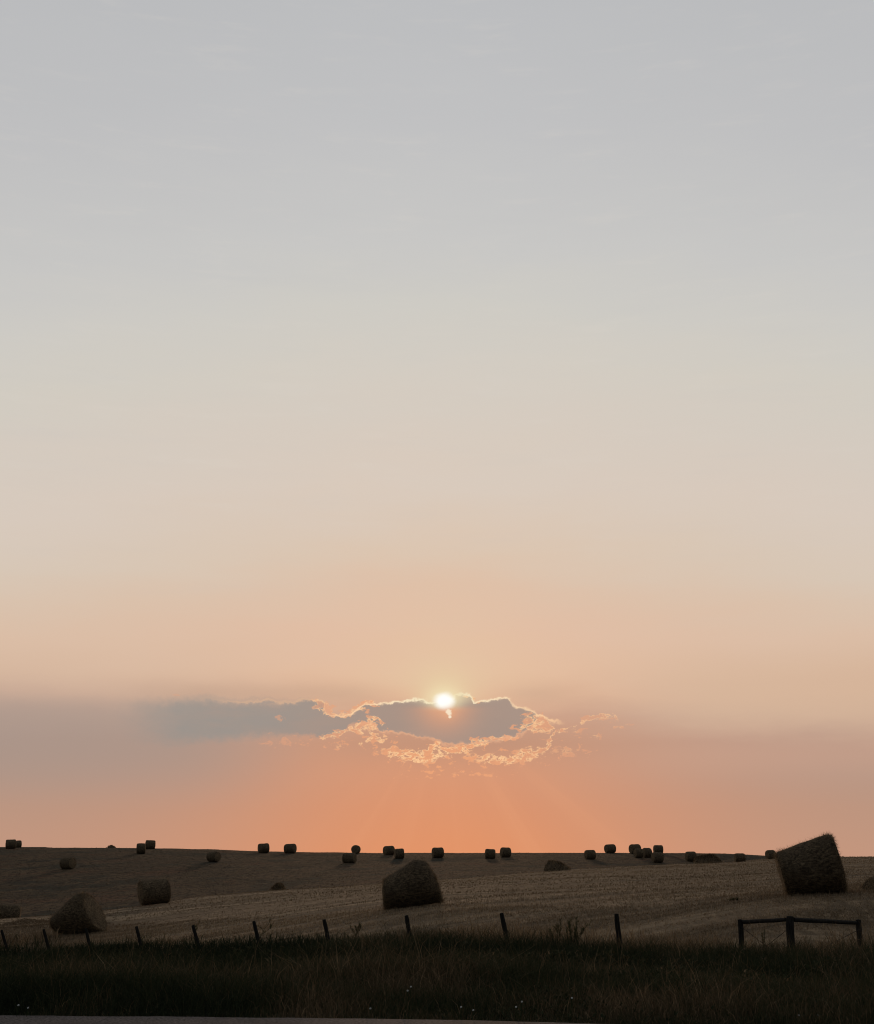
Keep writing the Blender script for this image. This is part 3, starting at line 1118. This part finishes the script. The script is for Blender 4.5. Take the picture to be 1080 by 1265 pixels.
def heap(name, label, cat, x0, y0, x1, y1, Y, seed, mat, tufts=700, tail=0.0, height=1.0):
    """a low collapsed mound of hay"""
    rr = np.random.default_rng(seed)
    a, b = at(x0, y1, Y), at(x1, y1, Y)
    top = at((x0 + x1) / 2, y0, Y)
    cx_ = (a.x + b.x) / 2
    W = (b.x - a.x) / 2
    g = min(ground(cx_, Y), a.z)
    H = (top.z - g) * height
    base = Vector((cx_, Y, g))
    nr, ns = 12, 48
    V = []
    for r_ in range(nr + 1):
        f = r_ / nr
        for s in range(ns):
            p = 2 * math.pi * s / ns
            V.append((f * math.cos(p), f * math.sin(p)))
    V = np.array(V)
    ang = np.arctan2(V[:, 1], V[:, 0])
    rad = np.hypot(V[:, 0], V[:, 1])
    nz = fbm(V[:, 0] * 2.2 + seed, V[:, 1] * 2.2, seed, 4)
    xx = V[:, 0] * W * (1 + 0.15 * (nz - 0.5))
    yy = V[:, 1] * min(W, 1.1) * (1 + 0.2 * (nz - 0.5))
    prof = np.clip(1 - rad ** 4.0, 0, 1) ** 0.7
    tl = np.where(tail != 0, np.clip(1 - tail * V[:, 0], 0.15, 1.3), 1.0)
    z_ = H * prof * (0.72 + 0.5 * nz) * tl - 0.15 * rad
    P3 = np.stack([xx, yy, z_], -1)
    idx = np.arange((nr + 1) * ns).reshape(nr + 1, ns)
    q = np.stack([idx[:-1], np.roll(idx[:-1], -1, 1), np.roll(idx[1:], -1, 1), idx[1:]], -1).reshape(-1, 4)
    root = empty(name, base)
    tag(root, label, cat)
    mesh_np('hay_body', P3, [q[:, ::-1]], mat, root, smooth=True)
    k = rr.integers(0, len(P3), tufts)
    bp = P3[k] + rr.normal(0, 0.04, (tufts, 3))
    hh = rr.uniform(0.1, 0.32, tufts)
    V2, F2 = blades(bp, hh, np.full(tufts, 0.0005 * Y), rr.uniform(0.2, 1.6, tufts), rr.uniform(0, 6.28, tufts), twist=rr.uniform(0, 6.28, tufts))
    o = mesh_np('loose_straw', V2, F2, M_STRAW, root, tint=np.repeat(rr.uniform(0, 0.8, tufts), 5))
    o['kind'] = 'stuff'
    return root


heap('hay_heap', 'dark collapsed hay heap with a thin tail on the crest right of the middle', 'hay heap', 671, 1066.5, 710, 1078, 128.0, 5, M_HAY, tail=0.55, height=1.0)
heap('hay_heap', 'low dark hay heap half hidden behind the crest left of the middle', 'hay heap', 332, 1094, 353, 1104, 104.0, 9, M_HAY, tail=-0.4)
heap('hay_heap', 'tiny hay heap alone on the left skyline between two bale groups', 'hay heap', 131, 1045, 144, 1049, 231.0, 12, M_HAY, tufts=200)
heap('straw_heap', 'pale bushy straw heap with ragged top beside a skyline bale', 'straw heap', 856, 1056, 893, 1067, 178.0, 17, M_FIELD, tufts=2600, tail=0.12, height=0.95)

# ------------------------------------------------------------------ fence


def stake(p0, p1, r0, r1, name, mat, parent=None, sides=10, seed=0, origin=None, sq=False):
    """a rough round or squared timber from p0 to p1"""
    rr = np.random.default_rng(seed)
    p0, p1 = np.array(p0, float), np.array(p1, float)
    ax = p1 - p0
    L = np.linalg.norm(ax)
    ax /= L
    ref = np.array([0, 1.0, 0]) if abs(ax[1]) < 0.8 else np.array([1.0, 0, 0])
    e1 = np.cross(ax, ref)
    e1 /= np.linalg.norm(e1)
    e2 = np.cross(ax, e1)
    n = 9
    ph = np.linspace(0, 2 * math.pi, sides, endpoint=False)
    V = []
    for j in range(n):
        t = j / (n - 1)
        r = r0 * (1 - t) + r1 * t
        k = r * (1 + 0.10 * (rr.uniform(0, 1, sides) - 0.5))
        if j == n - 1:
            k = k * 0.9
        c = p0 + ax * L * t + e1 * (rr.uniform() - 0.5) * r * 0.12
        V.append(c + e1 * (np.cos(ph) * k)[:, None] + e2 * (np.sin(ph) * k)[:, None])
    V.append((p1 + ax * 0.012)[None])
    V.append((p0 - ax * 0.01)[None])
    V = np.concatenate(V)
    if origin is not None:
        V = V - np.array(origin)
    idx = np.arange(n * sides).reshape(n, sides)
    q = np.stack([idx[:-1], np.roll(idx[:-1], -1, 1), np.roll(idx[1:], -1, 1), idx[1:]], -1).reshape(-1, 4)
    t1 = np.stack([idx[-1], np.roll(idx[-1], -1), np.full(sides, n * sides)], -1)
    t0 = np.stack([np.roll(idx[0], -1), idx[0], np.full(sides, n * sides + 1)], -1)
    return mesh_np(name, V, [q, t1, t0], mat, parent)


POSTS = [  # top px, lower px
    ((2, 1149), (7, 1166), 'leaning fence post at the left edge of the view'),
    ((54, 1148), (59, 1167), 'leaning fence post left of the peaked bale'),
    ((106, 1147), (111, 1168), 'leaning fence post in front of the peaked bale'),
    ((168.5, 1144.5), (173, 1163), 'leaning fence post between the peaked bale and the straight sided crest bale'),
    ((238.5, 1143), (244, 1164), 'leaning fence post below the open stubble, fifth from the left edge'),
    ((313.5, 1138), (319, 1160), 'leaning fence post beside a thin curled weed'),
    ((400.5, 1136), (405, 1158), 'leaning fence post halfway between the curled weed and the middle bale'),
    ((502, 1131), (507, 1159), 'leaning fence post below the left foot of the big middle bale'),
    ((619.5, 1128), (625, 1154), 'leaning fence post left of the leafy weed clump'),
    ((761.5, 1129), (766, 1170), 'tall dark fence post standing alone between the leafy weed clump and corner brace'),
]
for i, (tp, bp, lb) in enumerate(POSTS):
    Y = fence_Y(i)
    p1 = np.array(at(*tp, Y))
    pb = np.array(at(*bp, Y))
    d = (p1 - pb) / np.linalg.norm(p1 - pb)
    gz = ground(p1[0], Y)
    L = (p1[2] - gz) / d[2] + 0.35
    p0 = p1 - d * L
    foot = p1 - d * (L - 0.35)
    o = stake(p0, p1, 0.068, 0.058, 'fence_post', M_WOOD, seed=i, origin=foot)
    o.location = foot
    tag(o, lb, 'fence post', 'wooden fence posts along the field edge')

# corner brace: three posts with two top rails
LY, MY, RY = 30.6, CORNER_Y, RIGHT_Y
mt_ = at(976.5, 1132.5, MY)
foot = (mt_.x, MY, ground(mt_.x, MY))
brace = empty('corner_brace', foot)
tag(brace, 'dark wooden corner brace of three posts joined by two top rails', 'fence brace')


def brace_post(tp, bp, Y, r, seed):
    p1 = np.array(at(*tp, Y))
    pb = np.array(at(*bp, Y))
    d = (p1 - pb) / np.linalg.norm(p1 - pb)
    L = (p1[2] - ground(p1[0], Y)) / d[2] + 0.4
    stake(p1 - d * L, p1, r, r * 0.96, 'post', M_WOOD_D, brace, seed=seed, origin=foot, sides=12)
    return p1, d


pl, dl = brace_post((914.5, 1136), (917, 1176), LY, 0.062, 31)
pm, dm = brace_post((976, 1132), (977, 1174), MY, 0.088, 32)
pr, dr_ = brace_post((1060.5, 1136), (1063.5, 1176), RY, 0.066, 33)
stake(pl - dl * 0.05 + np.array([0.06, -0.02, 0]), pm - dm * 0.07 + np.array([-0.085, 0.03, 0]), 0.044, 0.044, 'rail', M_WOOD_D, brace, seed=34, origin=foot)
stake(pm - dm * 0.07 + np.array([0.085, 0.03, 0]), pr - dr_ * 0.07 + np.array([-0.06, -0.02, 0]), 0.048, 0.044, 'rail', M_WOOD_D, brace, seed=35, origin=foot)
for (a0, a1) in ((pl - dl * 0.15, pm - dm * 1.0), (pl - dl * 0.95, pm - dm * 0.2), (pm - dm * 0.95, pr - dr_ * 0.2)):
    stake(a0 + np.array([0.0, -0.07, 0]), a1 + np.array([0.0, -0.09, 0]), 0.006, 0.006, 'brace_wire', M_WIRE, brace, seed=1, origin=foot, sides=5)

# ------------------------------------------------------------------ weeds and flowers


def weed(label, px, py_top, Y, seed, stems=5, spread=0.25, leafy=1.0, curl=0.15, thin=0.006, name='weed', cat='weed'):
    rr = np.random.default_rng(seed)
    tp = at(px, py_top, Y)
    g = ground(tp.x, Y)
    H = tp.z - g
    root = empty(name, (tp.x, Y, g))
    tag(root, label, cat, None)
    stem_v, stem_f, n0 = [], [], 0
    tips = []
    for s in range(stems):
        az = rr.uniform(0, 6.28)
        sp = spread * rr.uniform(0.2, 1) if s else 0.03
        h = H * (1 if s == 0 else rr.uniform(0.6, 0.95))
        pts = []
        for k in range(9):
            t = k / 8
            pts.append((math.cos(az) * sp * t ** 1.5 + curl * math.sin(t * 2.2 + s) * t, math.sin(az) * sp * t ** 1.5, h * t * (1 - 0.12 * t * abs(curl))))
        pts = np.array(pts)
        pts[-1, 2] = h if s == 0 else pts[-1, 2]
        tips.append(pts)
        ph = np.linspace(0, 2 * math.pi, 5, endpoint=False)
        r = thin * np.linspace(1, 0.5, 9)
        ring = pts[:, None, :] + np.stack([np.cos(ph), np.sin(ph), 0 * ph], -1)[None] * r[:, None, None]
        idx = np.arange(45).reshape(9, 5) + n0
        stem_v.append(ring.reshape(-1, 3))
        stem_f.append(np.stack([idx[:-1], np.roll(idx[:-1], -1, 1), np.roll(idx[1:], -1, 1), idx[1:]], -1).reshape(-1, 4))
        n0 += 45
    mesh_np('stem', np.concatenate(stem_v), [np.concatenate(stem_f)], M_STEM, root)
    n = int(stems * 60 * leafy)
    if n:
        s = rr.integers(0, stems, n)
        t = rr.beta(1.8, 1.2, n)
        P = np.array(tips)
        k = np.clip((t * 8).astype(int), 0, 7)
        f = (t * 8 - k)[:, None]
        b = P[s, k] * (1 - f) + P[s, k + 1] * f
        V, Fc = blades(b + rr.normal(0, 0.015, (n, 3)), rr.uniform(0.05, 0.13, n), np.full(n, 0.017), rr.uniform(0.5, 1.7, n), rr.uniform(0, 6.28, n), twist=rr.uniform(0, 6.28, n))
        o = mesh_np('foliage', V, Fc, M_WEED, root, tint=np.repeat(rr.uniform(0, 1, n), 5))
        o['kind'] = 'stuff'
    return root


weed('leafy green weed clump standing above the grass right of a post', 706, 1133, 34.5, 5, stems=8, spread=0.45, leafy=1.0)
weed('slim upright weed left of the leafy weed clump', 688, 1136, 35.5, 6, stems=4, spread=0.2, leafy=1.2)
weed('thin curled weed arching beside a leaning post', 325, 1134, 50.0, 7, stems=3, spread=0.5, leafy=0.5, curl=0.35)
weed('wispy weed poking over the grass left of the big middle bale', 440, 1140, 44.0, 8, stems=4, spread=0.3, leafy=0.7)
weed('thin dark stalk inside the left bay of the corner brace', 942, 1148, 31.5, 9, stems=2, spread=0.08, leafy=0.25, thin=0.014, curl=0.02)
weed('pale thin weed curling up from the grass near the left bale pair', 236, 1135, 55.0, 10, stems=2, spread=0.4, leafy=0.4, curl=0.4)
weed('low dark weed clump alone in the stubble left of the tipped bale', 906, 1112, 42.0, 11, stems=4, spread=0.35, leafy=0.7, thin=0.004)


def flower_proto():
    root = empty('wildflower', (0, 0, 0))
    ph = np.linspace(0, 2 * math.pi, 6, endpoint=False)
    pts = np.array([(0.02 * t * t, 0.01 * t, 0.40 * t) for t in np.linspace(0, 1, 6)])
    ring = pts[:, None, :] + np.stack([np.cos(ph), np.sin(ph), 0 * ph], -1)[None] * 0.003
    idx = np.arange(36).reshape(6, 6)
    q = np.stack([idx[:-1], np.roll(idx[:-1], -1, 1), np.roll(idx[1:], -1, 1), idx[1:]], -1).reshape(-1, 4)
    mesh_np('stem', ring.reshape(-1, 3), [q], M_STEM, root)
    V, T = [], []
    top = pts[-1]
    for k in range(9):
        a = 2 * math.pi * k / 9
        d = np.array([math.cos(a), math.sin(a), 0.0])
        s = np.array([-math.sin(a), math.cos(a), 0.0])
        b = len(V)
        V += [top + d * 0.005, top + d * 0.016 + s * 0.006 + [0, 0, .004], top + d * 0.026 + [0, 0, .003], top + d * 0.016 - s * 0.006 + [0, 0, .004]]
        T.append((b, b + 1, b + 2, b + 3))
    # flowers nod towards the light behind the camera side
    V = (np.array(V) - top) * 0.42
    R = np.array(Matrix.Rotation(math.radians(48), 3, 'X'))
    mesh_np('petals', V @ R.T + top, [np.array(T)], M_PETAL, root)
    c = []
    for j in range(4):
        e = j / 3 * math.pi / 2
        for p in ph:
            c.append((0.007 * math.cos(e) * math.cos(p), 0.007 * math.cos(e) * math.sin(p), 0.005 * math.sin(e) + 0.001))
    c = np.array(c) * 0.42 @ R.T + top
    ii = np.arange(24).reshape(4, 6)
    qq = np.stack([ii[:-1], np.roll(ii[:-1], -1, 1), np.roll(ii[1:], -1, 1), ii[1:]], -1).reshape(-1, 4)
    mesh_np('flower_centre', c, [qq], M_CORE, root)
    return root


FL = [(635, 1244), (642, 1237.5), (985, 1254.5), (1011, 1259), (1009, 1254), (501, 1224), (505, 1219), (20, 1242), (32, 1245), (455, 1246), (567, 1244), (582, 1248), (704, 1233)]
proto = flower_proto()
for i, (px, py) in enumerate(FL):
    if i == 0:
        o = proto
    else:
        o = proto.copy()
        COL.objects.link(o)
        for ch in list(proto.children):
            c = ch.copy()
            COL.objects.link(c)
            c.parent = o
    a, b = ratio(px, py)
    Y = np.arange(13.2, 30, 0.05)
    d = zfun(a * Y, Y) + 0.40 - (EYE + b * Y)
    k = np.where(d >= 0)[0]
    Yk = float(Y[k[0]]) if len(k) else 13.0
    p = at(px, py, Yk)
    o.location = (p.x, p.y, p.z - 0.40)
    o.rotation_euler = (0, 0, random.uniform(-0.5, 0.5))
    tag(o, 'tiny white wildflower among the dark grass near the road', 'wildflower', 'white wildflowers in the verge')

# ------------------------------------------------------------------ render settings
S.render.engine = 'CYCLES'
S.cycles.use_denoising = True
try:
    S.cycles.denoiser = 'OPENIMAGEDENOISE'
except Exception:
    pass
S.cycles.filter_width = 1.1
S.cycles.max_bounces = 5
S.cycles.diffuse_bounces = 3
S.cycles.transmission_bounces = 3
S.view_settings.view_transform = 'Standard'
S.view_settings.look = 'None'
S.view_settings.exposure = 0.0
S.view_settings.gamma = 1.0
